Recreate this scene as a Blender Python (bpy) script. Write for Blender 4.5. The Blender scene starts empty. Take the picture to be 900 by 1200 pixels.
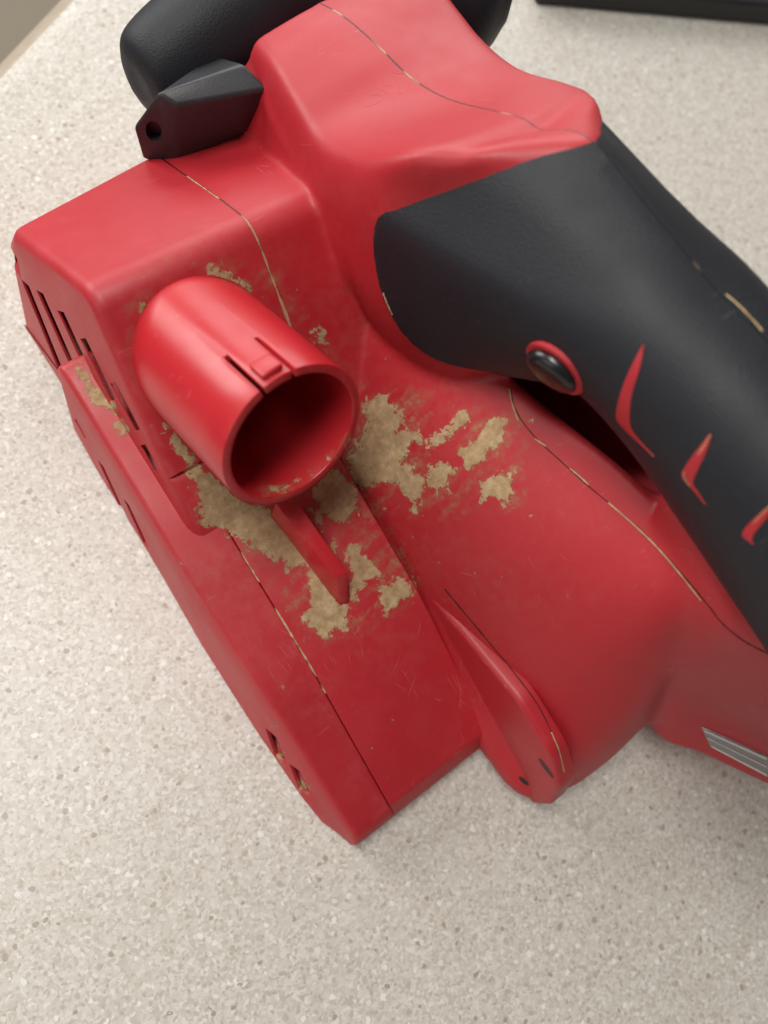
import bpy, bmesh, math, random
import numpy as np
from mathutils import Vector, Matrix
from mathutils.bvhtree import BVHTree

S = 0.001                      # everything below is drawn in millimetres
scene = bpy.context.scene
col = scene.collection

# ------------------------------------------------------------------ camera
CAM = np.array([-19.85, 68.55, 320.54])
FW = np.array([0.32645692, 0.09532984, -0.94039253])
RT = np.array([0.80018328, -0.55744472, 0.22127382])
DN = np.array([-0.50312285, -0.82472274, -0.25826303])
FPX = 909.07
cd = bpy.data.cameras.new('camera')
cam = bpy.data.objects.new('camera', cd)
col.objects.link(cam)
cam.matrix_world = Matrix(((RT[0], -DN[0], -FW[0], CAM[0]*S), (RT[1], -DN[1], -FW[1], CAM[1]*S),
                           (RT[2], -DN[2], -FW[2], CAM[2]*S), (0, 0, 0, 1)))
cd.sensor_fit = 'HORIZONTAL'
cd.sensor_width = 27.0
cd.lens = FPX/900*27.0
cd.clip_start = 0.01
cd.clip_end = 50
cd.dof.use_dof = True
cd.dof.focus_distance = 0.262
cd.dof.aperture_fstop = 7.0
scene.camera = cam

# ------------------------------------------------------------------ light
world = bpy.data.worlds.new('World')
scene.world = world
world.use_nodes = True
world.node_tree.nodes['Background'].inputs[0].default_value = (1.0, 0.96, 0.91, 1)
world.node_tree.nodes['Background'].inputs[1].default_value = 0.08

def area(name, loc, target, sx, sy, power, colour=(1, .97, .92)):
    d = bpy.data.lights.new(name, 'AREA')
    d.shape = 'RECTANGLE'
    d.size, d.size_y = sx, sy
    d.energy = power
    d.color = colour
    o = bpy.data.objects.new(name, d)
    col.objects.link(o)
    o.location = loc
    o.rotation_euler = (Vector(target)-Vector(loc)).to_track_quat('-Z', 'Y').to_euler()
    return o
area('window', (-0.55, 1.75, 0.8), (0.08, 0.12, 0.05), 0.8, 1.0, 21, (1, .985, .96))
area('window_wide', (0.95, 1.7, 0.75), (0.08, 0.12, 0.05), 1.6, 1.1, 22, (1, .985, .96))
area('ceiling_light', (-0.35, 0.55, 1.8), (0.08, 0.1, 0), 0.9, 0.4, 24)
area('left_fill', (-1.7, 0.25, 0.9), (0.08, 0.1, 0.03), 1.0, 0.8, 5)  # fill light added on the left to brighten the left-facing sides
scene.view_settings.view_transform = 'Standard'
scene.view_settings.look = 'None'
scene.view_settings.gamma = 1
scene.view_settings.exposure = -0.09
scene.render.engine = 'CYCLES'

# ------------------------------------------------------------------ helpers
def ray(u, v):
    return FW + RT*(u-450)/FPX + DN*(v-600)/FPX

def U(u, v, x=None, y=None, z=None):
    """photo pixel + one known coordinate (mm) -> point (mm)"""
    d = ray(u, v)
    k, val = (0, x) if x is not None else (1, y) if y is not None else (2, z)
    return tuple(CAM + d*(val-CAM[k])/d[k])

def tag(o, label, cat, group=None, kind=None):
    o['label'] = label
    o['category'] = cat
    if group: o['group'] = group
    if kind: o['kind'] = kind
    return o

def smooth(me, angle=35):
    me.shade_smooth()
    me.set_sharp_from_angle(angle=math.radians(angle))

def mesh_obj(name, verts, faces, mat, parent=None, angle=35, flat=False):
    me = bpy.data.meshes.new(name)
    me.from_pydata([Vector(v)*S for v in verts], [], faces)
    bm = bmesh.new(); bm.from_mesh(me)
    bmesh.ops.recalc_face_normals(bm, faces=bm.faces[:])
    bm.to_mesh(me); bm.free()
    if not flat: smooth(me, angle)
    me.materials.append(mat)
    o = bpy.data.objects.new(name, me)
    col.objects.link(o)
    if parent: o.parent = parent
    return o

def bake(o, angle=35):
    """apply an object's modifiers"""
    dg = bpy.context.evaluated_depsgraph_get()
    me = bpy.data.meshes.new_from_object(o.evaluated_get(dg))
    o.modifiers.clear()
    old = o.data; o.data = me
    smooth(me, angle)
    return o

def bevel(o, w, seg=3, lim=25):
    m = o.modifiers.new('bevel', 'BEVEL')
    m.width = w*S; m.segments = seg; m.limit_method = 'ANGLE'; m.angle_limit = math.radians(lim)
    m.harden_normals = False
    m.use_clamp_overlap = True
    return o

def prism(name, left, right, mat, parent, bev=0, seg=3):
    """two matching closed loops of 3-D points joined to a solid"""
    n = len(left)
    v = list(left)+list(right)
    f = [tuple(range(n)), tuple(range(2*n-1, n-1, -1))]
    for i in range(n):
        j = (i+1) % n
        f.append((i, j, n+j, n+i))
    o = mesh_obj(name, v, f, mat, parent)
    if bev: bevel(o, bev, seg)
    return o

def round_poly(prof, rad, seg=6):
    P = [np.array(p, float) for p in prof]; n = len(P); out = []
    for i in range(n):
        r = rad[i] if isinstance(rad, (list, tuple)) else rad
        a, b, c = P[i-1], P[i], P[(i+1) % n]
        u, w = (a-b)/np.linalg.norm(a-b), (c-b)/np.linalg.norm(c-b)
        half = math.acos(max(-1, min(1, u@w)))/2
        if r <= 0 or half > 1.55: out.append(b); continue
        d = min(r/math.tan(half), .48*np.linalg.norm(a-b), .48*np.linalg.norm(c-b))
        p0, p2 = b+u*d, b+w*d
        for k in range(seg+1):
            t = k/seg
            out.append((1-t)**2*p0+2*t*(1-t)*(b*.82+(p0+p2)*.09)+t*t*p2)
    return np.array(out)

def rprism(name, prof, xl, xr, mat, parent, rad=3, rl=2, rr=.5):
    """side profile (y, z) swept along x with rounded outline and rounded left / right rims; xl, xr: functions of (y, z)"""
    D = round_poly(prof, rad); n = len(D)
    e = np.roll(D, -1, 0)-D
    nn = np.stack([e[:, 1], -e[:, 0]], 1); nn /= np.linalg.norm(nn, axis=1)[:, None]+1e-9
    vn = nn+np.roll(nn, 1, 0); vn /= np.linalg.norm(vn, axis=1)[:, None]+1e-9
    area2 = np.sum(D[:, 0]*np.roll(D[:, 1], -1)-np.roll(D[:, 0], -1)*D[:, 1])
    inw = -vn if area2 > 0 else vn
    loops = []
    for r_, sgn, fx in ((rl, 1, xl), (rr, -1, xr)):
        L_ = []
        for k in range(5):
            a = k/4*math.pi/2
            Q = D+inw*r_*(1-math.sin(a))
            L_.append([(fx(y, z)+sgn*r_*(1-math.cos(a)), q[0], q[1]) for (y, z), q in zip(D, Q)])
        loops += L_ if sgn > 0 else L_[::-1]
    v = [skew(p) for l in loops for p in l]; f = []
    for i in range(len(loops)-1):
        for j in range(n):
            j2 = (j+1) % n
            f.append((i*n+j, i*n+j2, (i+1)*n+j2, (i+1)*n+j))
    f += [tuple(range(n)), tuple(range(len(v)-1, len(v)-n-1, -1))]
    return mesh_obj(name, v, f, mat, parent, 40)

def skew(p):
    x, y, z = p
    return (x, y+(x-10)*.13*max(0, y-195)/50, z) if y > 195 else p

def boxmesh(c, ax, ay, az, hx, hy, hz):
    c, ax, ay, az = [np.array(q, float) for q in (c, ax, ay, az)]
    v = [c+ax*hx*i+ay*hy*j+az*hz*k for k in (-1, 1) for j in (-1, 1) for i in (-1, 1)]
    f = [(0, 2, 3, 1), (4, 5, 7, 6), (0, 1, 5, 4), (2, 6, 7, 3), (0, 4, 6, 2), (1, 3, 7, 5)]
    return v, f

def cut(o, boxes):
    vs, fs = [], []
    for b in boxes:
        v, f = b
        n = len(vs)
        vs += v; fs += [tuple(i+n for i in q) for q in f]
    me = bpy.data.meshes.new('cutter')
    me.from_pydata([Vector(v)*S for v in vs], [], fs)
    bm = bmesh.new(); bm.from_mesh(me); bmesh.ops.recalc_face_normals(bm, faces=bm.faces[:]); bm.to_mesh(me); bm.free()
    c = bpy.data.objects.new('cutter', me); col.objects.link(c)
    m = o.modifiers.new('cut', 'BOOLEAN'); m.operation = 'DIFFERENCE'; m.object = c; m.solver = 'EXACT'
    bake(o)
    bpy.data.objects.remove(c)
    return o

def crspline(P, n, closed):
    """Catmull-Rom through rows of P (k x 3), n samples per span"""
    P = np.asarray(P, float); k = len(P)
    out = []
    rng = range(k) if closed else range(k-1)
    for i in rng:
        if closed:
            a, b, c, d = P[(i-1) % k], P[i], P[(i+1) % k], P[(i+2) % k]
        else:
            b, c = P[i], P[i+1]
            a = P[i-1] if i > 0 else 2*b-c
            d = P[i+2] if i+2 < k else 2*c-b
        for s in range(n):
            t = s/n
            out.append(0.5*((2*b)+(-a+c)*t+(2*a-5*b+4*c-d)*t*t+(-a+3*b-3*c+d)*t**3))
    if not closed: out.append(P[-1])
    return np.array(out)

def loft_data(loops, nl=5, na=5):
    """loops: list of closed loops (same count) -> verts, faces with capped ends"""
    A = np.array(loops, float)
    rows = np.stack([crspline(A[:, j], na, False) for j in range(A.shape[1])], 1)
    rows = np.stack([crspline(r, nl, True) for r in rows], 0)
    R, K = rows.shape[:2]
    v = [tuple(p) for p in rows.reshape(-1, 3)]
    f = []
    for i in range(R-1):
        for j in range(K):
            j2 = (j+1) % K
            f.append((i*K+j, i*K+j2, (i+1)*K+j2, (i+1)*K+j))
    for i in (0, R-1):
        c = len(v); v.append(tuple(rows[i].mean(0)))
        for j in range(K):
            f.append((i*K+j, i*K+(j+1) % K, c))
    return v, f

# ------------------------------------------------------------------ materials
def nt(name):
    m = bpy.data.materials.new(name); m.use_nodes = True
    t = m.node_tree; t.nodes.clear()
    out = t.nodes.new('ShaderNodeOutputMaterial'); b = t.nodes.new('ShaderNodeBsdfPrincipled')
    t.links.new(b.outputs[0], out.inputs[0])
    return m, t, b

def N(t, kind, **kw):
    n = t.nodes.new(kind)
    for k, v in kw.items():
        if k.startswith('i_'):
            n.inputs[int(k[2:])].default_value = v
        else: setattr(n, k, v)
    return n

def math_(t, op, a, b=None, clamp=False):
    n = N(t, 'ShaderNodeMath', operation=op, use_clamp=clamp)
    for i, q in enumerate((a, b)):
        if q is None: continue
        if isinstance(q, (int, float)): n.inputs[i].default_value = q
        else: t.links.new(q, n.inputs[i])
    return n.outputs[0]

def noise(t, vec, scale, detail=4, rough=.55, out=0):
    n = N(t, 'ShaderNodeTexNoise'); n.inputs['Scale'].default_value = scale
    n.inputs['Detail'].default_value = detail; n.inputs['Roughness'].default_value = rough
    t.links.new(vec, n.inputs['Vector'])
    return n.outputs[out]

def ramp(t, fac, stops):
    r = N(t, 'ShaderNodeValToRGB')
    e = r.color_ramp.elements
    while len(e) < len(stops): e.new(.5)
    for q, (p, c) in zip(e, stops):
        q.position = p; q.color = (*c, 1) if len(c) == 3 else c
    t.links.new(fac, r.inputs[0])
    return r.outputs[0]

def mixc(t, fac, a, b):
    n = N(t, 'ShaderNodeMix', data_type='RGBA')
    for i, q in ((0, fac), (6, a), (7, b)):
        if isinstance(q, (int, float)): n.inputs[i].default_value = q
        elif isinstance(q, tuple): n.inputs[i].default_value = (*q, 1)
        else: t.links.new(q, n.inputs[i])
    return n.outputs[2]

DUST = (0.40, 0.265, 0.12)
def plastic(name, base, rough, dust=0.0, grain=0.05, seams=(), var=.12, spec=.55):
    """moulded plastic: slight tone drift, fine grain, scuffs, a film of wood dust; seams = list of (axis value x mm, y0, y1, z0, z1)"""
    m, t, b = nt(name)
    geo = N(t, 'ShaderNodeNewGeometry').outputs['Position']
    n1 = noise(t, geo, 18, 3)
    c = mixc(t, n1, tuple(q*(1-var) for q in base), tuple(min(1, q*(1+var)) for q in base))
    # scuffs: stretched thin noise
    mp = N(t, 'ShaderNodeMapping'); mp.inputs['Scale'].default_value = (90, 700, 300); mp.inputs['Rotation'].default_value = (.3, .5, .9)
    t.links.new(geo, mp.inputs['Vector'])
    sc = noise(t, mp.outputs[0], 1, 3, .6)
    sc = math_(t, 'MULTIPLY', ramp(t, sc, [(.62, (0, 0, 0)), (.74, (1, 1, 1))]), ramp(t, noise(t, geo, 30, 2), [(.52, (0, 0, 0)), (.66, (1, 1, 1))]))
    c = mixc(t, math_(t, 'MULTIPLY', sc, .42), c, tuple(min(1, q*1.2+.12) for q in base))
    pt = ramp(t, N(t, 'ShaderNodeNewGeometry').outputs['Pointiness'], [(.52, (0, 0, 0)), (.60, (1, 1, 1))])
    wearn = ramp(t, noise(t, geo, 120, 4, .65), [(.45, (0, 0, 0)), (.65, (1, 1, 1))])
    c = mixc(t, math_(t, 'MULTIPLY', math_(t, 'MULTIPLY', pt, wearn), .35), c, tuple(min(1, q*1.1+.16) for q in base))
    film = None
    if dust > 0:
        sep = N(t, 'ShaderNodeSeparateXYZ'); t.links.new(geo, sep.inputs[0])
        d = N(t, 'ShaderNodeVectorMath', operation='DISTANCE'); t.links.new(geo, d.inputs[0]); d.inputs[1].default_value = (62*S, 112*S, 70*S)
        near = N(t, 'ShaderNodeMapRange'); t.links.new(d.outputs['Value'], near.inputs[0])
        near.inputs[1].default_value = .115; near.inputs[2].default_value = .02; near.inputs[3].default_value = .12; near.inputs[4].default_value = 1
        fine = ramp(t, noise(t, geo, 260, 6, .7), [(.42, (0, 0, 0)), (.7, (1, 1, 1))])
        big = ramp(t, noise(t, geo, 42, 4, .6), [(.38, (.06, .06, .06)), (.68, (1, 1, 1))])
        film = math_(t, 'MULTIPLY', math_(t, 'MULTIPLY', fine, big), near.outputs[0])
        film = math_(t, 'MULTIPLY', film, dust, True)
        c = mixc(t, film, c, (.42, .27, .17))
    hgt = noise(t, geo, 1500, 3, .6)
    bp = N(t, 'ShaderNodeBump'); bp.inputs['Strength'].default_value = grain; bp.inputs['Distance'].default_value = .0004
    t.links.new(hgt, bp.inputs['Height'])
    nrm = bp.outputs[0]
    if seams:
        if not dust:
            sep = N(t, 'ShaderNodeSeparateXYZ'); t.links.new(geo, sep.inputs[0])
        wob = noise(t, geo, 60, 2)
        tot = None
        for (x, y0, y1, z0, z1) in seams:
            dx = math_(t, 'SUBTRACT', sep.outputs[0], x*S)
            dx = math_(t, 'ABSOLUTE', math_(t, 'ADD', dx, math_(t, 'MULTIPLY', math_(t, 'SUBTRACT', wob, .5), .0006)))
            g = N(t, 'ShaderNodeMapRange'); t.links.new(dx, g.inputs[0])
            g.inputs[1].default_value = .00034; g.inputs[2].default_value = .0002; g.inputs[3].default_value = 0; g.inputs[4].default_value = 1
            q = g.outputs[0]
            for o_, lo, hi in ((1, y0, y1), (2, z0, z1)):
                q = math_(t, 'MULTIPLY', q, math_(t, 'GREATER_THAN', sep.outputs[o_], lo*S))
                q = math_(t, 'MULTIPLY', q, math_(t, 'LESS_THAN', sep.outputs[o_], hi*S))
            tot = q if tot is None else math_(t, 'MAXIMUM', tot, q)
        fill = ramp(t, noise(t, geo, 55, 2, .5), [(.58, (0, 0, 0)), (.63, (1, 1, 1))])
        lc = mixc(t, fill, tuple(q*.16 for q in base), (.46, .30, .17))
        c = mixc(t, tot, c, lc)
        b2 = N(t, 'ShaderNodeBump', invert=True); b2.inputs['Strength'].default_value = .5; b2.inputs['Distance'].default_value = .0006
        t.links.new(tot, b2.inputs['Height']); t.links.new(nrm, b2.inputs['Normal']); nrm = b2.outputs[0]
    t.links.new(nrm, b.inputs['Normal'])
    b.inputs['Specular IOR Level'].default_value = spec
    t.links.new(c, b.inputs['Base Color'])
    r = N(t, 'ShaderNodeMapRange'); t.links.new(noise(t, geo, 35, 4, .6), r.inputs[0])
    r.inputs[1].default_value = .3; r.inputs[2].default_value = .7; r.inputs[3].default_value = rough-.06; r.inputs[4].default_value = rough+.08
    rr = r.outputs[0]
    if film: rr = math_(t, 'ADD', rr, math_(t, 'MULTIPLY', film, .4), True)
    t.links.new(rr, b.inputs['Roughness'])
    return m

XC, XL, XA, XB = 133.0, 113.0, 70.0, 21.3
RED = (.475, .019, .029)
M_red = plastic('red_plastic', RED, .47, dust=.2)
M_body = plastic('red_body_plastic', RED, .47, dust=.2,
                 seams=((XC, 134, 245, 100, 190), (XA+.25, 118, 246, 50, 125)))
M_port = plastic('red_port_plastic', (.54, .02, .028), .33, grain=.02, var=.05)
M_black = plastic('black_rubber', (.016, .017, .022), .5, grain=.45, seams=((XC, -60, 133, 120, 200),), var=.25, spec=.38)
M_block = plastic('dark_plastic', (.03, .03, .036), .45, grain=.12, var=.25)
M_gloss = plastic('gloss_black_plastic', (.012, .012, .014), .28, grain=.02)
M_inner = plastic('red_plastic_inside', (.30, .012, .018), .4, dust=.6)

def simple(name, c, rough=.6, metal=0):
    m, t, b = nt(name)
    geo = N(t, 'ShaderNodeNewGeometry').outputs['Position']
    t.links.new(mixc(t, noise(t, geo, 200, 4), tuple(q*.8 for q in c), tuple(min(1, q*1.2) for q in c)), b.inputs['Base Color'])
    b.inputs['Roughness'].default_value = rough; b.inputs['Metallic'].default_value = metal
    return m
M_belt = simple('abrasive_belt', (.16, .08, .04), .9)
M_steel = simple('steel', (.5, .5, .5), .35, 1)
M_groove = simple('seam_shadow', (.10, .008, .01), .8)
M_scratch = simple('scratched_plastic', (.55, .075, .08), .6)
M_clear = simple('smoked_lens', (.26, .24, .245), .12)
M_lensrim = simple('lens_rim', (.62, .58, .58), .2, .6)
M_dark = simple('dark_metal', (.02, .02, .022), .5)
M_taupe = simple('taupe_laminate', (.22, .18, .13), .6)

def mat_dust(name, thin):
    m, t, b = nt(name)
    geo = N(t, 'ShaderNodeNewGeometry').outputs['Position']
    a = noise(t, geo, 330, 6, .65); bb = noise(t, geo, 70, 3)
    c = ramp(t, a, [(.28, (.33, .22, .105)), (.5, (.49, .35, .185)), (.70, (.64, .49, .29))])
    c = mixc(t, ramp(t, bb, [(.4, (0, 0, 0)), (.75, (.4, .4, .4))]), c, (.42, .2, .12))
    t.links.new(c, b.inputs['Base Color']); b.inputs['Roughness'].default_value = .95
    bp = N(t, 'ShaderNodeBump'); bp.inputs['Strength'].default_value = .45; bp.inputs['Distance'].default_value = .0005
    t.links.new(noise(t, geo, 900, 5, .7), bp.inputs['Height']); t.links.new(bp.outputs[0], b.inputs['Normal'])
    if thin:      # thins out to loose powder towards the rim of each patch
        cv = N(t, 'ShaderNodeAttribute', attribute_name='cover').outputs['Fac']
        g = noise(t, geo, 750, 5, .75)
        k = math_(t, 'ADD', math_(t, 'MULTIPLY', cv, .11), math_(t, 'MULTIPLY', math_(t, 'SUBTRACT', g, .5), 2.6))
        k = math_(t, 'ADD', k, math_(t, 'MULTIPLY', math_(t, 'SUBTRACT', noise(t, geo, 240, 4, .65), .5), 4.2))
        k = math_(t, 'ADD', k, .2)
        r_ = N(t, 'ShaderNodeMapRange', interpolation_type='SMOOTHSTEP'); t.links.new(k, r_.inputs[0])
        r_.inputs[1].default_value = .12; r_.inputs[2].default_value = .55; r_.inputs[3].default_value = 0; r_.inputs[4].default_value = .9
        edge = N(t, 'ShaderNodeMapRange'); t.links.new(cv, edge.inputs[0]); edge.inputs[1].default_value = -7; edge.inputs[2].default_value = -1
        al = math_(t, 'MULTIPLY', r_.outputs[0], edge.outputs[0])
        fl = math_(t, 'MULTIPLY', N(t, 'ShaderNodeAttribute', attribute_name='film').outputs['Fac'], ramp(t, noise(t, geo, 420, 6, .75), [(.40, (0, 0, 0)), (.72, (.62, .62, .62))]))
        t.links.new(math_(t, 'MAXIMUM', al, fl), b.inputs['Alpha'])
    return m
M_dust = mat_dust('seam_sawdust', False)
M_dustfilm = mat_dust('packed_sawdust', True)

def mat_counter():
    m, t, b = nt('speckled_countertop')
    geo = N(t, 'ShaderNodeNewGeometry').outputs['Position']
    warp = N(t, 'ShaderNodeVectorMath', operation='MULTIPLY_ADD')
    t.links.new(noise(t, geo, 300, 2, out=1), warp.inputs[0]); warp.inputs[1].default_value = (.0028,)*3; t.links.new(geo, warp.inputs[2])
    def chips(scale, lo, hi, seed):
        v = N(t, 'ShaderNodeTexVoronoi', feature='F1'); v.inputs['Scale'].default_value = scale
        mp = N(t, 'ShaderNodeMapping'); mp.inputs['Location'].default_value = (seed, seed*.7, seed*.31)
        t.links.new(warp.outputs[0], mp.inputs[0]); t.links.new(mp.outputs[0], v.inputs['Vector'])
        s = N(t, 'ShaderNodeSeparateColor'); t.links.new(v.outputs['Color'], s.inputs[0])
        pick = math_(t, 'GREATER_THAN', s.outputs[0], lo)
        body = math_(t, 'LESS_THAN', v.outputs['Distance'], hi)
        return math_(t, 'MULTIPLY', pick, body), s.outputs[1]
    base = ramp(t, noise(t, geo, 650, 5, .7), [(.3, (.50, .46, .40)), (.5, (.61, .58, .525)), (.7, (.73, .715, .67))])
    v0 = N(t, 'ShaderNodeTexVoronoi', feature='F1'); v0.inputs['Scale'].default_value = 820
    t.links.new(warp.outputs[0], v0.inputs['Vector'])
    s0 = N(t, 'ShaderNodeSeparateColor'); t.links.new(v0.outputs['Color'], s0.inputs[0])
    c = mixc(t, .55, base, ramp(t, s0.outputs[0], [(0, (.43, .39, .33)), (.35, (.59, .56, .50)), (.7, (.68, .655, .60)), (1, (.80, .79, .76))]))
    for sc, lo, hi, seed, colr, k in ((560, .86, .42, 3.1, (.40, .335, .265), .6), (540, .87, .5, 7.7, (.82, .80, .76), .65), (330, .94, .32, 1.3, (.33, .265, .20), .85),
                                   (330, .94, .36, 5.9, (.86, .85, .82), .85), (400, .91, .4, 9.2, (.44, .385, .32), .65), (230, .965, .28, 2.2, (.34, .275, .215), .75)):
        q, r_ = chips(sc, lo, hi, seed)
        c = mixc(t, math_(t, 'MULTIPLY', q, k), c, colr)
    c = mixc(t, math_(t, 'MULTIPLY', noise(t, geo, 14, 2), .25), c, (.57, .485, .385))
    t.links.new(c, b.inputs['Base Color'])
    b.inputs['Roughness'].default_value = .38
    b.inputs['Specular IOR Level'].default_value = .4
    return m
M_counter = mat_counter()
M_edge = simple('shaded_edge', (.40, .33, .25), .5)  # darker tan puts the rolled edge's shade into its colour

# ------------------------------------------------------------------ setting: the countertop
E0 = np.array(U(-2, 34, z=0)); E1 = np.array(U(34, -3, z=0))      # the corner where the top ends
ed = (E1-E0)/np.linalg.norm(E1-E0); en = np.array([ed[1], -ed[0], 0])
if en @ (np.array([80, 80, 0])-E0) < 0: en = -en
q0 = E0-ed*900; q1 = E0+ed*900
def slab(name, a, b_, nvec, depth, z0, z1, mat, bev=0):
    c0, c1 = a+nvec*depth, b_+nvec*depth
    lo = [(p[0], p[1], z0) for p in (a, b_, c1, c0)]; hi = [(p[0], p[1], z1) for p in (a, b_, c1, c0)]
    return prism(name, lo, hi, mat, None, bev)
def edge_pt(t, off, z): p = q0*(1-t)+q1*t+en*off; return (p[0], p[1], z)
ER = 24
cprof = [(1500, 0), (ER, 0)]+[(ER-ER*math.sin(k/8*math.pi/2), -ER+ER*math.cos(k/8*math.pi/2)) for k in range(1, 9)]+[(0, -40), (1500, -40)]
ct = prism('countertop', [edge_pt(0, a, b) for a, b in cprof], [edge_pt(1, a, b) for a, b in cprof], M_counter, None)
ct['kind'] = 'structure'
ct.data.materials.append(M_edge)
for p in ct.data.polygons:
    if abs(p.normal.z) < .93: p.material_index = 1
fl = slab('floor', q0-en*900, q1-en*900, en, 3600, -620, -600, M_taupe)
fl['kind'] = 'structure'

# ------------------------------------------------------------------ belt sander
sander = bpy.data.objects.new('belt_sander', None); col.objects.link(sander)
tag(sander, 'red and black handheld belt sander dusted with wood powder on a speckled countertop', 'belt sander')

# deck profile (y, z): rear lip, sloping deck
def deck_z(y):
    return float(np.interp(y, [4, 65, 125, 195, 240], [19, 44, 56, 62, 64]))
top = [(-1, 2.5), (-1.5, 12), (4, 19.5), (65, 44), (125, 56), (194, 62), (197, 2.5)]
def xbase(y): return float(np.interp(y, [-2, 5, 12, 25, 55, 95, 135, 175, 203], [3, 1, -1.6, -3, -4, -4, -2.2, -2, -.5]))
def xslope(y): return (float(np.interp(y, [0, 45, 65, 120, 180, 203], [4.5, 3.6, 2.6, 1.4, 2.2, 2.2]))-xbase(y))/deck_z(y)
def xside(y, z): return xbase(y)+xslope(y)*z
def hull(stations, sec):
    """loops at successive stations joined by straight runs, both ends capped"""
    loops = [sec(*q) for q in stations]; n = len(loops[0])
    v = [p for l in loops for p in l]
    f = [(i*n+j, i*n+(j+1) % n, (i+1)*n+(j+1) % n, (i+1)*n+j) for i in range(len(loops)-1) for j in range(n)]
    return [np.array(p) for p in v], f+[tuple(range(n)), tuple(range(len(v)-1, len(v)-n-1, -1))]
ST = [5, 12, 25, 40, 55, 65, 80, 95, 110, 125, 140, 155, 175, 188]
def ssec(y, zt):
    xr_ = XB-.15
    r = 1.8
    pts = [(xr_, 2.5), (xbase(y)+.8, 2.5), (xbase(y)+.1, 3.2)]+[(xside(y, z), z) for z in np.linspace(3.2, zt-r, 4)[1:]]
    xt = xside(y, zt)
    pts += [(xt+.25*r, zt-.45*r), (xt+.6*r, zt-.12*r), (xt+1.15*r, zt), (xr_-.4, zt), (xr_, zt-.4)]
    return [(x, y, z) for x, z in pts]
sv_, sf_ = hull([(-1.6, 9), (-1.4, 11.5), (-.7, 14), (.6, 16.3), (2.6, 18.2)]+[(y, deck_z(y)) for y in ST]+[(193, 62), (195, 61.6), (196.4, 60.6), (197, 59)], ssec)
side = mesh_obj('side_cover', sv_, sf_, M_red, sander, 32)
def zslit(px_top, px_bot, X0, wy, depth=7):
    """box cutter whose mouth runs between two photo pixels on the plane x = X0 + k z of the side face"""
    out = []
    a, b_ = [np.array(q) for q in (px_top, px_bot)]
    ax = (b_-a); L = np.linalg.norm(ax); ax /= L
    nx = np.array([1., 0, 0]); nx -= ax*(nx@ax); nx /= np.linalg.norm(nx)
    ny = np.cross(ax, nx)
    return boxmesh((a+b_)/2+nx*(depth*.5-2), nx, ny, ax, depth*.5+2, wy*.5, L*.5)
def face_hit(u, v, x0, k):
    d = ray(u, v)   # x = x0 + k z
    tt = (x0+k*CAM[2]-CAM[0])/(d[0]-k*d[2])
    return CAM+d*tt
def side_hit(u, v):
    y = 100.0
    for _ in range(30):
        p = face_hit(u, v, xbase(y), xslope(y)); y = .5*y+.5*p[1]
    return p
cuts = []
def csec(y, zt):
    return [(17, y, 5), (xside(y, 5)+.9, y, 5), (xside(y, zt-3.5)+.9, y, zt-3.5), (17, y, zt-3.5)]
cut(side, [hull([(y, deck_z(y)) for y in ST], csec)])
for a, b_, w in (((88, 491), (100, 513), 6), ((94, 516), (114, 560), 6), ((118, 543), (152, 616), 6), ((148, 588), (172, 640), 6)):
    cuts.append(zslit(side_hit(*a), side_hit(*b_), 0, w, 12))
for a, b_, w in ( ((317, 858), (330, 890), 7), ((345, 899), (358, 928), 7)):
    cuts.append(zslit(side_hit(*a), side_hit(*b_), 0, w, 12))
cut(side, cuts)

top2 = [(-1, 2.5), (-1.5, 12), (4, 19.5), (65, 44), (118, 54.6), (150, 58), (150, 2.5)]
deck = rprism('deck_cover', top2, lambda y, z: XB+.15, lambda y, z: XA, M_red, sander, [1, 4, 5, 0, 0, 0, 1], .35, .8)

# vent housing: block with a crest, front slope and rear slope
prof = [(112, 8), (112, 47.4), (188, 110.9), (239.5, 74), (245, 62), (245, 8)]
prad = [1, 1, 9, 6, 5, 1]
vent = rprism('vent_housing', prof, lambda y, z: 3.2+.112*z, lambda y, z: XA-.15, M_red, sander, prad, 4.2, .4)
def profcut(prof_, fx0, fx1):
    n = len(prof_); l = [(fx0(y, z), y, z) for y, z in prof_]; r = [(fx1, y, z) for y, z in prof_]
    return [np.array(p) for p in l+r], [tuple(range(n)), tuple(range(2*n-1, n-1, -1))]+[(i, (i+1) % n, n+(i+1) % n, n+i) for i in range(n)]
cut(vent, [profcut([(122, 12), (122, 48), (188, 103), (234, 70), (239, 60), (239, 12)], lambda y, z: 3.2+.112*z+.9, 64)])
cuts = []
for a, b_ in (((13, 293), (19, 318)), ((29, 331), (76, 446)), ((46, 342), (92, 446)), ((70, 365), (110, 452)), ((96, 397), (132, 470)), ((131, 449), (160, 505)), ((166, 522), (182, 552)), ((196, 560), (207, 578))):
    cuts.append(zslit(face_hit(*a, 3.2, .112), face_hit(*b_, 3.2, .112), 0, 7.6, 18))
cut(vent, cuts)

# sanding belt below (its lower run is what the tool stands on)
bl = []
for x in (9, 64):
    lp = []
    for cy, a0, a1 in ((10, -90, -270), (226, 90, -90)):
        for i in range(9):
            a = math.radians(a0+(a1-a0)*i/8)
            lp.append((x, cy+6.5*math.cos(a), 6.5+6.5*math.sin(a)))
    bl.append(lp)
prism('sanding_belt', bl[0], bl[1], M_belt, sander)

# ---- main body: several lofts fused into one moulding
def mirror(lp):
    """left half points (bottom..top) -> closed loop mirrored about the centre plane"""
    return lp + [(2*XC-x, y, z) for (x, y, z) in reversed(lp)]
parts = []
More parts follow.
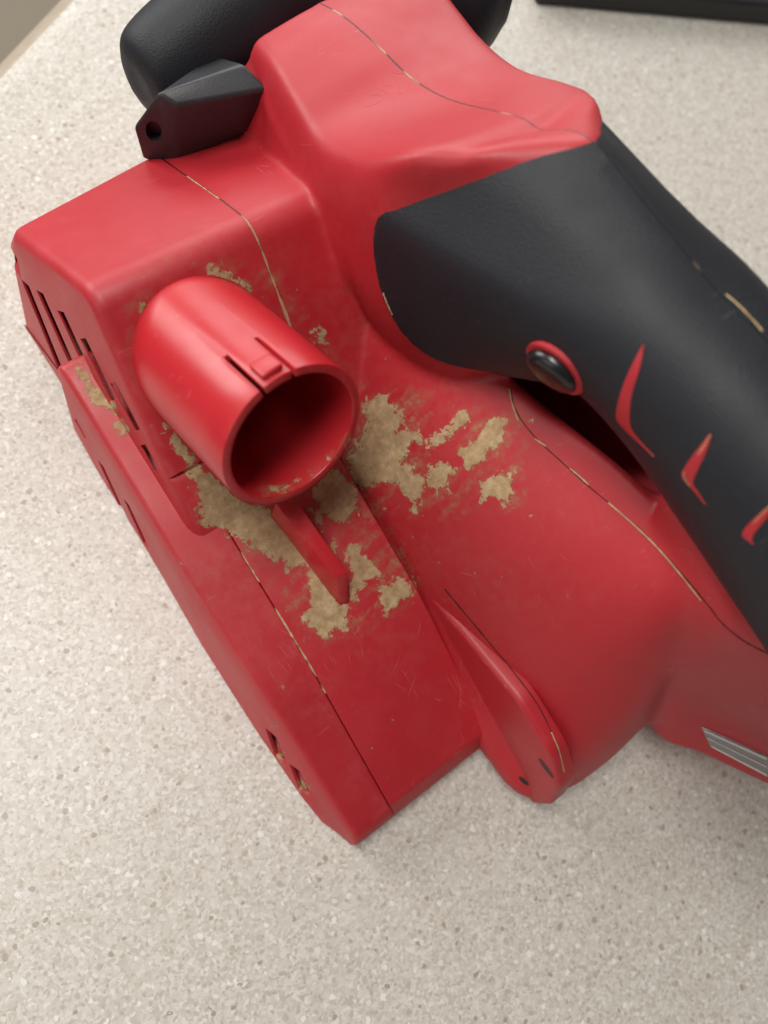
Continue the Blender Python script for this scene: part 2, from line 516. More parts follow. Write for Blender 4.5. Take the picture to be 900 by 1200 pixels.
# motor housing, sections at constant y: (x, z) from bottom to crest
sec = {
 190: [(76, 6), (76, 30), (86, 50), (98, 72), (110, 84), (119, 80), (124, 64)],
 150: [(72, 6), (72, 38), (84, 60), (98, 82), (112, 97), (119, 92), (124, 74)],
 105: [(72, 6), (72, 44), (84, 70), (98, 92), (112, 106), (119, 102), (124, 78)],
 64:  [(71.5, 6), (71.5, 42), (81, 71), (97, 97), (112.5, 113), (121, 119), (126, 100)],
 42:  [(71.5, 6), (72, 38), (80, 66), (96, 95), (112, 117), (121, 125), (128, 128)],
 20:  [(72, 6), (73, 34), (80, 61), (96, 90), (112.5, 121), (121, 130), (128, 133)],
 -5:  [(73, 6), (74.5, 30), (80, 51), (94, 71), (110, 95), (120, 110), (126, 110)],
 -22: [(74.5, 6), (76.5, 26), (82, 41), (94, 53), (108, 68), (118, 78), (124, 78)],
 -33: [(80, 8), (82, 20), (88, 27), (98, 35), (110, 44), (118, 52), (126, 56)],
}
ysh = {-5: [0, 0, 1, 4, 9, 14, 16], -22: [0, 0, 1, 4, 9, 15, 20], -33: [0, 0, 1, 3, 7, 11, 16]}
loops = [mirror([(x, y+ysh.get(y, [0]*7)[i], z) for i, (x, z) in enumerate(sec[y])]) for y in sorted(sec, reverse=True)]
parts.append(loft_data(loops, 4, 5))
# tail that carries the foot: columns of surface points running off to the rear
tail = []
cols = [[(770, 860, 122), (770, 850, 121), (784, 818, 120), (795, 795, 118), (806, 760, 114), (829, 708, 112.5), (850, 655, 118)],
        [(819, 881, 130.5), (817, 870, 129.5), (829, 836, 129.5), (838, 818, 127), (850, 786, 120.5), (866, 746, 114.5), (880, 690, 119)],
        [(899, 919, 143), (898, 908, 142), (904, 882, 141.5), (908, 868, 139), (914, 836, 130), (922, 782, 119), (928, 730, 121)],
        [(1010, 972, 160), (1008, 960, 159), (1012, 930, 158), (1014, 915, 155), (1012, 880, 142), (1010, 830, 128), (1010, 780, 127)]]
for k, cl in enumerate([cols[0]]+cols):
    lp = [np.array(U(u, v, x=x)) for u, v, x in cl]
    if k == 0: lp = [p+np.array([4, 30, 0]) for p in lp]
    b0, t0 = lp[0], lp[-1]
    lp = [b0+np.array([7, -1, -1])]+lp+[np.array([XC+12, t0[1]+6, t0[2]+8])]
    rp = [np.array([XC+45, t0[1]-6, t0[2]-20]), np.array([XC+58, b0[1]+14, b0[2]+20]), np.array([XC+54, b0[1], b0[2]])]
    tail.append(lp+rp)
parts.append(loft_data(tail, 4, 5))
# top housing
th = []
for y, xl, zl, xr, zr, zc, tuck in ((246, 108, 111, 176, 116, 116, 0), (232, 105, 117, 174, 122, 122.5, 0), (212, 101, 121, 171, 126, 128, 0), (197, 98.5, 124, 168, 131, 131.5, 0), (180, 97, 136, 166, 138, 140, 0),
                          (163, 98, 153.5, 165, 149.5, 153, 1), (152, 107, 160, 160, 155, 160, 8), (140, 116, 156, 152, 150, 157, 14)):
    lp = [(xl-4+tuck, y, 60), (xl-3.5+tuck, y, 100), (xl-2.5+tuck*.8, y, zl-13), (xl+tuck*.1, y, zl-2.5), (xl+6, y, zl+.5), (XC, y, zc), (xr-6, y+2, zr+1), (xr, y+3, zr-4), (xr+2-tuck, y+3, zr-14), (xr+4-tuck, y+3, 100), (xr+4-tuck, y+3, 60)]
    th.append(lp)
parts.append(loft_data(th, 4, 5))
# collar between the hood and the grip, its rear rim is the joint line
jl = [U(702, 170, x=133), U(642, 187, x=122), U(585, 206, x=112.5), U(525, 227, x=104.5), U(472, 247, x=97), U(449, 259, x=93.5), U(443, 285, x=92.5), U(446, 320, x=92.5), U(455, 355, x=93),
      U(474, 390, x=94.5), U(500, 415, x=97), U(530, 428, x=100), U(562, 431, x=104), (116, 104, 108), (133, 104, 108)]
cl = [U(668, 152, x=133), U(606, 164, x=120), U(553, 177, x=109.5), U(500, 187, x=102), U(455, 191, x=97.5), U(424, 197, x=95), U(412, 228, x=93.5), U(406, 272, x=93.5), U(412, 322, x=94),
      U(432, 372, x=96), U(466, 416, x=99), U(502, 440, x=102), U(540, 445, x=106), (118, 112, 104), (133, 112, 104)]
def close(h, drop):
    return [tuple(p) for p in h]+[(2*XC-p[0], p[1]+1, p[2]-drop*min(1, abs(p[0]-XC)/14) if p[2] > 135 else p[2]) for p in h[-2:0:-1]]
def about(lp, k, dy, dz=0):
    c = np.mean(np.array(lp), 0); return [tuple(c+(np.array(p)-c)*k+np.array([0, dy, dz])) for p in lp]
C0, C1 = close(jl, 2), close(cl, 3)
parts.append(loft_data([about(C1, .72, 26, -20), about(C1, .9, 10, -8), C1, about(C0, .995, 1.0), about(C0, .955, -2), about(C0, .8, -8)], 2, 4))
# right-hand shoulder of the crest block
prof2 = round_poly([(112, 8), (112, 47), (188, 110.5), (239.5, 73.6), (244.6, 62), (244.6, 8)], prad)
def prism_data(left, right):
    n = len(left)
    return list(left)+list(right), [tuple(range(n)), tuple(range(2*n-1, n-1, -1))]+[(i, (i+1) % n, n+(i+1) % n, n+i) for i in range(n)]
parts.append(prism_data([skew((62, y, z)) for y, z in prof2], [skew((112, y, z)) for y, z in prof2]))
vs, fs = [], []
for v, f in parts:
    n = len(vs); vs += list(v); fs += [tuple(i+n for i in q) for q in f]
# each shell must face outward for the voxel fusion
body = mesh_obj('main_body', vs, fs, M_body, sander)
rm = body.modifiers.new('fuse', 'REMESH'); rm.mode = 'VOXEL'; rm.voxel_size = 1.0*S
sm = body.modifiers.new('soften', 'SMOOTH'); sm.factor = .5; sm.iterations = 14
bake(body, 180)
vg = body.vertex_groups.new(name='blend')
for v in body.data.vertices:
    x, y, z = v.co/S
    w = min(1, max(0, (x-84)/14))*min(1, max(0, (44-y)/20))*min(1, max(0, (z-20)/12))*min(1, max(0, (y+40)/16 if z < 45 else 1))
    if y < -28 and z < 75: w *= .15
    w = max(w, .9*min(1, max(0, (y-157)/14))*min(1, max(0, (215-y)/20))*min(1, max(0, (z-112)/16)))
    w = max(w, .3*min(1, max(0, (y-137)/8))*min(1, max(0, (z-148)/8)))
    if w > 0: vg.add([v.index], w, 'REPLACE')
sm = body.modifiers.new('blend', 'SMOOTH'); sm.factor = .5; sm.iterations = 110; sm.vertex_group = 'blend'
bake(body, 180)

cap = rprism('motor_end_cap', [(68, 8), (68, 38), (60, 46.5), (41, 52.5), (14, 60.5), (-8, 57.5), (-23, 45), (-32, 24), (-33, 8)], lambda y, z: 71.0+.02*z, lambda y, z: 80, M_red, sander, [1, 4, 8, 10, 14, 14, 12, 6, 2], 2.4, .5)

# ---- dust port: a tube with a slotted spring clip at its mouth
PA = np.array([0.045, -0.885, 0.463]); PA /= np.linalg.norm(PA)
PR, PT = 23.8, 2.9
mouth = CAM + ray(345.5, 513)*222.5
e1 = np.cross(PA, [0, 0, 1.]); e1 /= np.linalg.norm(e1); e2 = np.cross(PA, e1)
if e2[2] < 0: e2 = -e2
clip_c = (346, 455)
def port_angle(u, v):
    best = None
    for i in range(720):
        a = i*math.pi/360
        p = mouth+(e1*math.cos(a)+e2*math.sin(a))*PR
        q = p-CAM; z = q@FW
        uu, vv = 450+FPX*(q@RT)/z, 600+FPX*(q@DN)/z
        d = (uu-u)**2+(vv-v)**2
        if best is None or d < best[0]: best = (d, a)
    return best[1]
ac = port_angle(333, 455)
da = math.radians(11)
ga = 1.3/PR
NA = 96
def tube(a0, a1, s_list, ro, ri, n, closed):
    v, f = [], []
    m_ = n if closed else n+1
    rings = []
    for (s, r) in [(s, ro) for s in s_list]+[(s, ri) for s in reversed(s_list)]:
        ring = []
        for i in range(m_):
            a = a0+(a1-a0)*i/n
            ring.append(len(v)); v.append(mouth+PA*s+(e1*math.cos(a)+e2*math.sin(a))*r)
        rings.append(ring)
    R = len(rings)
    for k in range(R):
        A, B = rings[k], rings[(k+1) % R]
        for i in range(n):
            j = (i+1) % m_
            f.append((A[i], A[j], B[j], B[i]))
    if not closed:
        for i in (0, n): f.append(tuple(r[i] for r in rings))
    return v, f
SLOT = -18
angs = [ac-da-ga, ac-da, ac-da*.5, ac, ac+da*.5, ac+da, ac+da+ga]
rest = 2*math.pi-(2*da+2*ga); NR = 84
angs += [ac+da+ga+rest*k/NR for k in range(1, NR)]
stat = [-78, -60, -42, SLOT, -12, 0]
v1, f1 = [], []
for s_ in stat:
    for a in angs: v1.append(mouth+PA*s_+(e1*math.cos(a)+e2*math.sin(a))*(PR-.012*(s_+30)*0))
KA = len(angs)
for i in range(len(stat)-1):
    for j in range(KA):
        if i >= 3 and j in (0, 5): continue
        j2 = (j+1) % KA
        f1.append((i*KA+j, i*KA+j2, (i+1)*KA+j2, (i+1)*KA+j))
port = mesh_obj('dust_port', v1, f1, M_port, sander)
so = port.modifiers.new('wall', 'SOLIDIFY'); so.thickness = PT*S; so.offset = -1
bevel(port, .45, 2, 50); bake(port)
# raised catch on the clip
cdir = e1*math.cos(ac)+e2*math.sin(ac); tdir = -e1*math.sin(ac)+e2*math.cos(ac)
v4, f4 = boxmesh(mouth+cdir*(PR+.6)+PA*-5.0, tdir, PA, cdir, 3.4, 3.4, 1.1)
ctch = mesh_obj('clip_catch', v4, f4, M_port, port)
bevel(ctch, .8, 3); bake(ctch)

# ---- rib on the deck under the port
zr = lambda y: deck_z(y)-1
def dropz(p, z): return (p[0], p[1], z)
Lr = [U(322, 590, z=70), U(394, 676, z=60), U(399, 716, z=43)]
Lr.append(dropz(Lr[0], 44))
Rr = [U(350, 590, z=70), U(407, 671, z=60), U(410, 714, z=43)]
Rr.append(dropz(Rr[0], 44))
rib = prism('stop_rib', Lr, Rr, M_port, sander, .35, 2); bake(rib)

# ---- grip
gl = []
def gsec(a, zt, zb, yt, yl, yb, p=2.4, n=14):
    lp = []
    zm, bb = (zt+zb)/2, (zt-zb)/2
    for i in range(2*n):
        ph = math.pi*i/n
        s, c_ = math.sin(ph), math.cos(ph)
        x = XC-a*math.copysign(abs(s)**(2/p), s); z = zm+bb*math.copysign(abs(c_)**(2/p), c_)
        wl = abs(s)**1.3
        yv = (yt if c_ > 0 else yb)*(1-wl)+yl*wl
        lp.append((x, yv, z))
    return lp
g0 = C0
g5 = gsec(27.5, 175.5, 127, 88, 90, 86, 2.2)
def lerp(a, b_, t, bulge=0):
    return [tuple(np.array(p)*(1-t)+np.array(q)*t) for p, q in zip(a, b_)]
def inset(lp, k, dy):
    c = np.mean(np.array(lp), 0); return [tuple(c+(np.array(p)-c)*k+np.array([0, dy, 0])) for p in lp]
gl = [inset(g0, .9, 3), inset(g0, .985, 1.2), g0, lerp(g0, g5, .33), lerp(g0, g5, .68), g5, gsec(26, 178.5, 131, 68, 68, 68, 2.2), gsec(25.5, 181, 130, 40, 40, 40, 2.3),
      gsec(26, 183.5, 129, 10, 10, 10), gsec(28, 185, 129, -30, -30, -30), gsec(26, 183, 131, -60, -60, -60)]
gv, gf = loft_data(gl, 2, 6)
grip = mesh_obj('rear_grip', gv, gf, M_black, sander)

# ---- front handle: a fat cross bar ahead of the top housing
fh = []
path = [(U(160, 103, z=84), 4), (U(165, 100, z=84), 11), (U(180, 91, z=85), 16), (U(222, 64, z=88), 19), (U(288, 22, z=91), 21), ((146, 274, 93), 22), ((174, 263, 97), 23), ((194, 246, 102), 22), ((204, 231, 106), 17), ((208, 226, 107), 5)]
P = np.array([p for p, r in path], float)
for i, (p, r) in enumerate(path):
    d = P[min(i+1, len(P)-1)]-P[max(i-1, 0)]; d /= np.linalg.norm(d)
    a = np.cross(d, [0, 0, 1.]); a /= np.linalg.norm(a); b_ = np.cross(a, d)
    fh.append([tuple(np.array(p)+a*r*math.cos(q)+b_*r*1.1*math.sin(q)) for q in [2*math.pi*k/16 for k in range(16)]])
v, f = loft_data(fh, 2, 5)
front = mesh_obj('front_handle', v, f, M_black, sander)

# ---- dark adjuster block with a hole in its end
Lp = [U(166, 187, z=74), U(206, 196, z=74), U(207, 125, z=103), U(184, 106, z=105), U(155, 150, z=90)]
Rp = [(94, 252, 76), U(302, 149, z=88), U(317, 104, z=107), U(286, 74, z=109), (100, 258, 96)]
blk = prism('adjuster_block', Lp, Rp, M_block, sander, 1.5, 4); bake(blk)
# ---- ray helper: photo pixel -> first point on given objects
def bvh_of(objs):
    vs, fs = [], []
    for o in objs:
        n = len(vs)
        vs += [v.co/S for v in o.data.vertices]
        fs += [tuple(i+n for i in p.vertices) for p in o.data.polygons]
    return BVHTree.FromPolygons([Vector(v) for v in vs], fs)
def hit(tree, u, v):
    p, n, i, d = tree.ray_cast(Vector(CAM), Vector(ray(u, v)).normalized())
    if p is None: return None
    n = np.array(n)
    if n @ ray(u, v) > 0: n = -n
    return np.array(p), n

hh = hit(bvh_of([blk]), 180, 154)
if hh:
    hc, hn = hh
    sd = np.cross(hn, [0, 0, 1.]); sd /= np.linalg.norm(sd); up_ = np.cross(sd, hn)
    rv_ = [hc+hn*s_*3.2+sd*2.6*math.cos(a)+up_*4.4*math.sin(a) for s_ in (-1, 1) for a in [2*math.pi*k/14 for k in range(14)]]
    cut(blk, [(rv_, [tuple(range(14)), tuple(range(27, 13, -1))]+[(i, (i+1) % 14, 14+(i+1) % 14, 14+i) for i in range(14)])])

# ---- red inlays in the grip, lock button, trigger
tg = bvh_of([grip])
def inlay(name, L, R, mat, lift=.25):
    v, f = [], []
    L, R = crspline(np.array(L, float), 5, False), crspline(np.array(R, float), 5, False)
    for (a, b_) in zip(L, R):
        row = []
        for t in (0, .5, 1):
            h = hit(tg, a[0]+(b_[0]-a[0])*t, a[1]+(b_[1]-a[1])*t)
            if h is None: return
            row.append(len(v)); v.append(h[0]+h[1]*(lift if t == .5 else lift*.3))
        if len(v) > 3:
            for k in range(2): f.append((row[k]-3, row[k]-2, row[k]+1, row[k]))
    o = mesh_obj(name, v, f, mat, grip)
    return o
inlay('red_inlay', [(754, 403), (742, 425), (729, 455), (722, 485), (727, 498), (745, 516), (765, 533)], [(755, 405), (750, 430), (741, 460), (738, 485), (740, 502), (752, 518), (767, 535)], M_body)
inlay('red_inlay', [(832, 508), (818, 526), (804, 545), (799, 558), (810, 572), (826, 590)], [(834, 510), (827, 530), (817, 552), (812, 566), (818, 576), (828, 592)], M_body)
inlay('red_inlay', [(904, 590), (888, 604), (874, 618), (870, 628), (880, 636)], [(905, 594), (896, 610), (886, 622), (881, 632), (884, 638)], M_body)

def disc_on(name, u, v, rx, ry, ang, h, mat, parent, dome=True, lift=0.0):
    """domed button lying on the grip surface, outline given in photo pixels"""
    p0, n0_ = hit(tg, u, v)
    t1 = np.array(ray(u+10*math.cos(ang), v+10*math.sin(ang)))-np.array(ray(u, v)); t1 -= n0_*(t1@n0_); t1 /= np.linalg.norm(t1)
    t2 = np.cross(n0_, t1)
    vv, ff = [], []
    K = 28
    prof_ = [(1, -2), (1, .0), (.97, h*.35), (.86, h*.7), (.6, h*.93), (.3, h)] if dome else [(1, -2), (1, h*.7), (.94, h), (.8, h), (.74, h*.6)]
    for (k, z) in prof_:
        for i in range(K):
            a = 2*math.pi*i/K
            vv.append(p0+t1*rx*k*math.cos(a)+t2*ry*k*math.sin(a)+n0_*(z+lift))
    for r in range(len(prof_)-1):
        for i in range(K):
            j = (i+1) % K
            ff.append((r*K+i, r*K+j, (r+1)*K+j, (r+1)*K+i))
    c = len(vv); vv.append(p0+n0_*(prof_[-1][1]+lift))
    for i in range(K): ff.append(((len(prof_)-1)*K+i, (len(prof_)-1)*K+(i+1) % K, c))
    return mesh_obj(name, vv, ff, mat, parent)
lb = disc_on('lock_button', 648, 434, 8.4, 6.6, math.radians(55), 2.6, M_gloss, sander, True, .4)
disc_on('bezel', 650.5, 432, 9.6, 7.6, math.radians(55), .7, M_body, lb, False)

# trigger under the grip
tl_ = []
for x in (XC-9, XC+9):
    tl_.append([(x, 122, 112), (x, 108, 110), (x, 92, 117), (x, 80, 128), (x, 122, 130)])
trg = prism('trigger', tl_[0], tl_[1], M_gloss, sander, 2.5, 3); bake(trg)

# ---- nose screws: recessed slots
tb = bvh_of([body])
def on_body(u, v): return hit(tb, u, v)
for (u, v, a, w) in ((640, 900, .45, 4.2), (614, 915, .8, 2.6)):
    h = hit(bvh_of([body, cap]), u, v)
    if h is None: continue
    p0, n0_ = h
    t1 = np.array(ray(u+10*math.cos(a), v+10*math.sin(a)))-np.array(ray(u, v)); t1 -= n0_*(t1@n0_); t1 /= np.linalg.norm(t1)
    t2 = np.cross(n0_, t1)
    vv = []; K = 20
    for k, z in ((1, .15), (.8, -.3)):
        for i in range(K):
            aa = 2*math.pi*i/K
            vv.append(p0+t1*w*k*math.cos(aa)+t2*w*.42*k*math.sin(aa)+n0_*z*(1 if k == 1 else -.3))
    ff = [(i, (i+1) % K, K+(i+1) % K, K+i) for i in range(K)]+[tuple(range(K, 2*K))]
    mesh_obj('screw_recess', vv, ff, M_dark, cap)

wv = []
for (u, v) in ((821, 851), (902, 887), (902, 911), (832, 874)):
    h = on_body(u, v)
    if h: wv.append(h)
if len(wv) == 4:
    q = [p+n*.35 for p, n in wv]; qi = [p-n*2 for p, n in wv]
    win = prism('light_window', q, qi, M_clear, body, .25, 2)
    c_ = sum(q)/4
    for t0, t1 in ((0, .13), (.45, .52), (.86, 1)):
        a0 = q[0]*(1-t0)+q[3]*t0; b0 = q[1]*(1-t0)+q[2]*t0; a1 = q[0]*(1-t1)+q[3]*t1; b1 = q[1]*(1-t1)+q[2]*t1
        n_ = wv[0][1]
        prism('lens_ridge', [p*.92+c_*.08+n_*.25 for p in (a0, b0, b1, a1)], [p*.92+c_*.08-n_*.3 for p in (a0, b0, b1, a1)], M_lensrim, win)

def strip(name, path, mat, tree, parent, wpx=.7, lift=.06):
    sp = crspline(np.array(path, float), 6, False); sv, sf = [], []
    for k, (u, v) in enumerate(sp):
        d = sp[min(k+1, len(sp)-1)]-sp[max(k-1, 0)]; d /= np.linalg.norm(d)
        wv_ = wpx*(.75+.5*random.random())
        for o_ in (-wv_, wv_):
            h = hit(tree, u-d[1]*o_, v+d[0]*o_)
            if h is None: return
            sv.append(h[0]+h[1]*lift)
        if k: sf.append((2*k-2, 2*k-1, 2*k+1, 2*k))
    return mesh_obj(name, sv, sf, mat, parent)
strip('shell_seam', [(598, 455), (604, 480), (625, 510), (660, 543), (690, 570), (730, 603), (760, 630), (795, 668), (829, 708), (845, 729), (866, 747), (884, 758), (903, 767)], M_groove, tb, body, .8)
for pth in ([(597, 456), (600, 472), (607, 492)], [(627, 514), (634, 519), (640, 523)], [(668, 549), (679, 558), (690, 568)], [(713, 589), (742, 614), (770, 641), (796, 671), (822, 704)]):
    strip('seam_dust', pth, M_dust, tb, body, .85, .12)
tv = bvh_of([body, vent, deck, side])
def seam_x(name, x, ys, mat, parent, w, lift):
    """strip lying in a joint between two shells at constant x"""
    sv, sf = [], []
    n = max(4, int(abs(ys[1]-ys[0])/1.5))
    for k in range(n+1):
        y = ys[0]+(ys[1]-ys[0])*k/n
        ww = w*(.45+1.0*random.random())*(1 if 0 < k < n else .15)
        for o_ in (-ww, ww):
            xx = x+o_+random.uniform(-.06, .06)
            p, nn_, i_, d_ = tv.ray_cast(Vector((xx, y, 150)), Vector((0, 0, -1)))
            zz = p.z if p is not None and abs(p.z-deck_z(y)) < 70 and p.z > 15 else deck_z(y)
            sv.append(np.array([xx, y, zz+lift]))
        if k: sf.append((2*k-2, 2*k-1, 2*k+1, 2*k))
    mesh_obj(name, sv, sf, mat, parent)
seam_x('seam_dust', XA+.1, (226, 205), M_dust, vent, .22, .05)
seam_x('seam_dust', XA+.1, (193, 151), M_dust, vent, .32, .08)
seam_x('seam_dust', XA+.1, (172, 160), M_dust, vent, .5, .1)
seam_x('seam_dust', XB, (112, 98), M_dust, deck, .22, .05)
seam_x('seam_dust', XB, (88, 60), M_dust, deck, .3, .05)
seam_x('seam_dust', XB, (57, 53), M_dust, deck, .22, .05)
for pth in ([(833, 509), (826, 521), (818, 533)], [(802, 552), (803, 560), (809, 569)], [(903, 592), (893, 602), (883, 613)]):
    strip('inlay_dust', pth, M_dust, tg, grip, .65, .3)
strip('rim_dust', [(449, 343), (454, 356), (460, 369)], M_dust, bvh_of([grip, body]), grip, .9, .1)
tcap = bvh_of([body, cap])
strip('cap_seam', [(521, 690), (545, 719), (575, 755), (603, 789), (630, 826), (648, 862), (656, 885)], M_groove, tcap, body, .8)
strip('seam_dust', [(646, 858), (655, 880), (661, 905)], M_dust, tcap, body, .7, .12)
strip('grip_seam_dust', [(850, 345), (864, 357), (878, 371), (893, 388)], M_dust, tg, grip, 1.1, .15)

# ---- hairline scratches
scr_v, scr_f = [], []
random.seed(21)
tall = bvh_of([body, vent, deck, side, cap])
def scratch(u, v, ang, L, w=.35):
    n = max(3, int(L/5)); row = []
    bend = random.uniform(-.25, .25)
    for k in range(n+1):
        t = k/n; a = ang+bend*t
        uu_, vv2 = u+math.cos(a)*L*t, v+math.sin(a)*L*t
        ww = w*math.sin(math.pi*min(1, max(.05, t)))+.06
        pr = []
        for o_ in (-ww, ww):
            h = hit(tall, uu_-math.sin(a)*o_, vv2+math.cos(a)*o_)
            if h is None: return
            pr.append(h[0]+h[1]*.04)
        row.append(pr)
    for k in range(1, len(row)):
        if np.linalg.norm(row[k][0]-row[k-1][0]) > 6: return
    b0 = len(scr_v)
    for pr in row: scr_v.extend(pr)
    for k in range(len(row)-1): scr_f.append((b0+2*k, b0+2*k+1, b0+2*k+3, b0+2*k+2))
for (cu, cv, ru, rv, n, a0, da_, L0, L1) in ((110, 265, 60, 30, 9, -.2, .5, 14, 55), (450, 780, 90, 70, 14, 1.2, .9, 8, 34), (330, 740, 70, 80, 16, .9, .8, 8, 26), (540, 800, 30, 60, 14, 1.1, .5, 8, 26),
                                             (620, 640, 80, 60, 10, .7, 1.2, 6, 20), (440, 110, 100, 60, 10, .3, 1.0, 8, 30), (550, 122, 30, 8, 5, .25, .2, 12, 30), (220, 660, 30, 30, 8, 1.0, .5, 10, 30), (300, 190, 50, 20, 6, .2, .8, 8, 22)):
    for _ in range(n):
        scratch(random.gauss(cu, ru*.5), random.gauss(cv, rv*.5), random.gauss(a0, da_*.4), random.uniform(L0, L1), random.uniform(.2, .5))
sco = mesh_obj('scratches', scr_v, scr_f, M_scratch, sander)
sco['kind'] = 'stuff'

# ---- sawdust packed on the surfaces (real crust, outlines from the photo)
random.seed(4)
rs = np.random.RandomState(11)
def vnoise(sz, cell):
    gx, gy = int(sz[1]/cell)+3, int(sz[0]/cell)+3
    g = rs.rand(gy, gx)
    yy, xx = np.mgrid[0:sz[0], 0:sz[1]]/cell
    y0, x0 = yy.astype(int), xx.astype(int)
    fy, fx = yy-y0, xx-x0
    fy, fx = fy*fy*(3-2*fy), fx*fx*(3-2*fx)
    return (g[y0, x0]*(1-fx)+g[y0, x0+1]*fx)*(1-fy)+(g[y0+1, x0]*(1-fx)+g[y0+1, x0+1]*fx)*fy
def fbm(sz, cell, n=4):
    o = 0; a = 1; tot = 0
    for k in range(n):
        o = o+a*vnoise(sz, max(1.6, cell/2**k)); tot += a; a *= .6
    return o/tot
STEP = 1.6
u0, v0, u1, v1_ = 60, 300, 640, 940
gw, gh = int((u1-u0)/STEP)+1, int((v1_-v0)/STEP)+1
fld = np.full((gh, gw), -9.0)
uu = u0+np.arange(gw)*STEP; vv_ = v0+np.arange(gh)*STEP
UU, VV = np.meshgrid(uu, vv_)
def poly_sd(poly):
    P = np.array(poly, float); d = np.full(UU.shape, 1e9); ins = np.zeros(UU.shape, bool)
    for i in range(len(P)):
        a, b_ = P[i], P[(i+1) % len(P)]
        e = b_-a; wx, wy = UU-a[0], VV-a[1]
        t = np.clip((wx*e[0]+wy*e[1])/(e@e), 0, 1)
        d = np.minimum(d, np.hypot(wx-e[0]*t, wy-e[1]*t))
        c1 = (a[1] <= VV) & (b_[1] > VV) | (b_[1] <= VV) & (a[1] > VV)
        with np.errstate(divide='ignore', invalid='ignore'):
            xi = a[0]+(VV-a[1])/(e[1] if e[1] else 1e-9)*e[0]
        ins ^= c1 & (UU < xi)
    return np.where(ins, d, -d)
patches = [
 [(243, 312), (258, 318), (272, 316), (270, 326), (296, 333), (294, 342), (268, 340), (254, 330)],
 [(166, 357), (177, 358), (176, 378), (168, 384)],
 [(165, 398), (174, 392), (178, 430), (188, 462), (196, 488), (186, 480), (168, 440), (163, 425)],
 [(192, 480), (205, 505), (232, 545), (262, 570), (300, 590), (330, 600), (352, 640), (362, 656), (340, 660), (318, 650), (310, 630), (292, 634), (262, 618), (240, 610), (226, 560), (205, 520)],
 [(362, 560), (398, 548), (416, 585), (418, 605), (396, 612), (384, 600), (372, 588)],
 [(356, 592), (374, 600), (384, 628), (398, 660), (396, 690), (390, 640), (374, 620)],
 [(404, 632), (420, 640), (432, 664), (440, 672), (428, 680), (414, 700), (408, 690), (412, 664)],
 [(445, 690), (470, 678), (484, 684), (480, 700), (452, 716), (440, 710)],
 [(362, 672), (372, 668), (402, 716), (406, 738), (378, 740), (360, 730), (366, 700)],
 [(368, 384), (380, 388), (382, 402), (370, 400)],
 [(432, 470), (448, 468), (470, 486), (478, 510), (470, 540), (490, 550), (494, 580), (488, 598), (478, 580), (450, 560), (428, 566), (412, 560), (402, 548), (418, 524), (436, 505)],
 [(502, 548), (522, 544), (532, 552), (524, 572), (508, 578), (500, 564)],
 [(540, 530), (560, 508), (584, 492), (592, 498), (584, 524), (562, 540), (545, 545)],
 [(556, 560), (572, 566), (584, 556), (604, 548), (606, 572), (598, 596), (584, 590), (566, 584)],
 [(480, 500), (505, 510), (530, 500), (545, 480), (550, 490), (530, 520), (500, 530), (482, 520)],
 [(84, 426), (96, 432), (112, 452), (134, 476), (138, 488), (128, 486), (108, 470), (92, 446)],
 [(136, 496), (150, 502), (148, 512), (138, 506)],
]
amp = [7, 5, 6, 13, 12, 12, 11, 14, 10, 6, 16, 9, 11, 17, 20, 7, 6]
bias = [1, 1, 1, 4, 4, 1, 2, 1, 3, 0, 4, 2, 2, 0, -3, 1, 1]
def aniso(cell, n, ang, k):
    # streaky noise: sampled along a rotated, stretched grid
    big = fbm((900, 900), cell, n)
    ca, sa = math.cos(ang), math.sin(ang)
    a = ((UU-u0)*ca+(VV-v0)*sa)/STEP/k; b = (-(UU-u0)*sa+(VV-v0)*ca)/STEP
    return big[(b % 899).astype(int), (a % 899).astype(int)]
nz = .55*(fbm(UU.shape, 12, 4)-.5)+.6*(aniso(8, 4, math.radians(-42), 3.2)-.5)
for pl, am, bi in zip(patches, amp, bias):
    fld = np.maximum(fld, poly_sd(pl)+bi+nz*2*am)
fine = fbm(UU.shape, 4, 3)
fld += (fine-.5)*7
crumb = (fbm(UU.shape, 5, 2)-.67)*34+np.clip((fld+1)/10, -4, 0)*12
fld = np.maximum(fld, np.minimum(crumb, 2.0))
mouth_f = poly_sd([(292, 574), (340, 556), (398, 520), (416, 498), (417, 522), (386, 556), (345, 578), (312, 586)])-8+(fbm(UU.shape, 9, 4)-.5)*24
hole_f = np.maximum(poly_sd([(326, 872), (333, 884), (331, 893), (325, 888)]), poly_sd([(353, 912), (361, 926), (358, 931), (351, 925)]))
in_mouth = mouth_f > fld
fld = np.maximum(np.maximum(fld, mouth_f), hole_f)
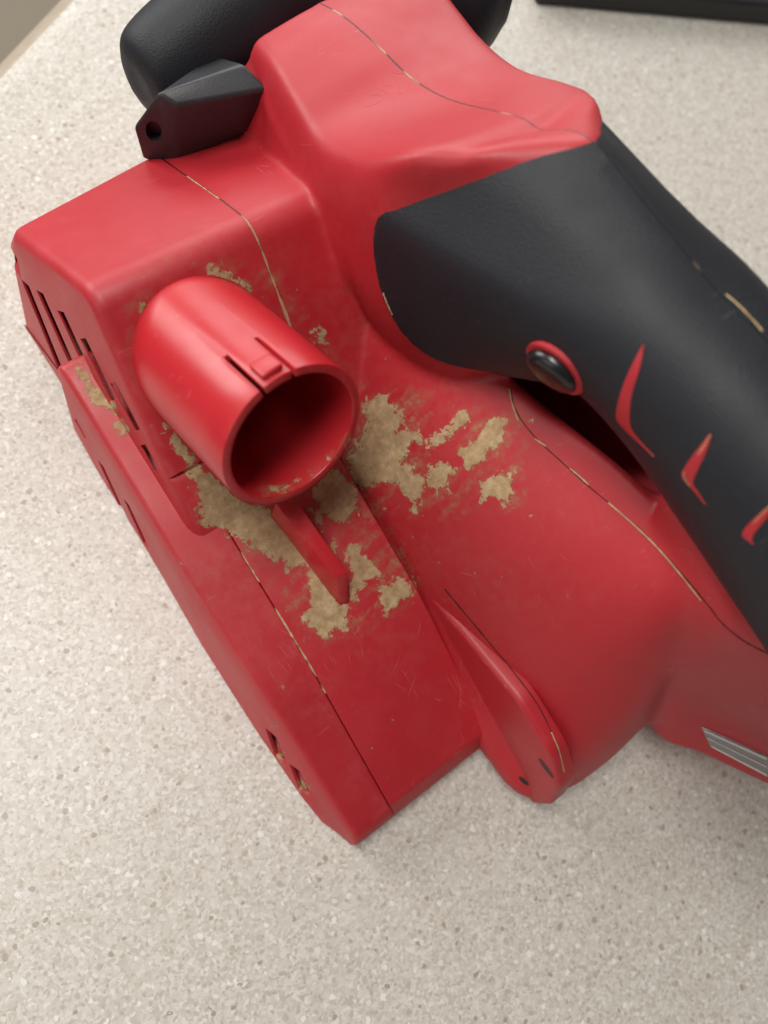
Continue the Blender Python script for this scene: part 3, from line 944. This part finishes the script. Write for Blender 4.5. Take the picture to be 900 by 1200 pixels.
# loose film smeared around the port
haze_f = np.maximum(poly_sd([(190, 470), (250, 600), (330, 700), (380, 750), (440, 730), (490, 690), (450, 600), (520, 600), (610, 590), (612, 490), (560, 480), (480, 460), (430, 450), (380, 560), (280, 580)]),
                    np.maximum(poly_sd([(200, 300), (320, 320), (360, 400), (390, 420), (330, 340), (270, 310)]), poly_sd([(150, 350), (170, 345), (180, 470), (160, 430)])))
haze = np.clip((haze_f+14)/22, 0, 1)*np.clip((aniso(6, 4, math.radians(-50), 4)-.40)*4.2, 0, 1)
film_only = fld < -5
th_ = np.clip(fld/5, 0, 1)*(.35+.75*fbm(UU.shape, 7, 3))
td = bvh_of([side, deck, vent, body, cap])
tp = bvh_of([port, rib])
idx = -np.ones(UU.shape, int); dv, df, cov, hzv = [], [], [], []
hits = {}
for i in range(gh):
    for j in range(gw):
        if fld[i, j] > -7 or haze[i, j] > .05:
            h = hit(td, UU[i, j], VV[i, j]); hp = hit(tp, UU[i, j], VV[i, j])
            if hp is not None and (h is None or np.linalg.norm(hp[0]-CAM) < np.linalg.norm(h[0]-CAM)):
                if not in_mouth[i, j]: continue
                h = hp
            if h is None: continue
            idx[i, j] = len(dv)
            dv.append(h[0]+h[1]*(.05+.2*th_[i, j])); cov.append(max(fld[i, j], -30)); hzv.append(haze[i, j])
for i in range(gh-1):
    for j in range(gw-1):
        q = (idx[i, j], idx[i, j+1], idx[i+1, j+1], idx[i+1, j])
        if min(q) < 0: continue
        ps = [dv[k] for k in q]
        if max(np.linalg.norm(ps[k]-ps[(k+1) % 4]) for k in range(4)) > 2.6: continue
        df.append(q)
sd_ = mesh_obj('sawdust', dv, df, M_dustfilm, None, 180)
at_ = sd_.data.attributes.new('cover', 'FLOAT', 'POINT')
at_.data.foreach_set('value', cov)
at_ = sd_.data.attributes.new('film', 'FLOAT', 'POINT')
at_.data.foreach_set('value', hzv)
tag(sd_, 'patches of packed tan sawdust caked around the dust port', 'sawdust', kind='stuff')

# ---- dark rail at the back of the counter
a = np.array(U(626, 6, z=0)); b_ = np.array(U(905, 31, z=0)); d = (b_-a)/np.linalg.norm(b_-a)
nrm_ = np.array([d[1], -d[0], 0]);
if nrm_@(np.array([80, 80, 0])-a) > 0: nrm_ = -nrm_
rail = slab('tray', a, b_+d*150, nrm_, 60, 0.2, 14, M_dark, 2)
tag(rail, 'flat black tray with a straight edge lying on the countertop behind the sander', 'tray')
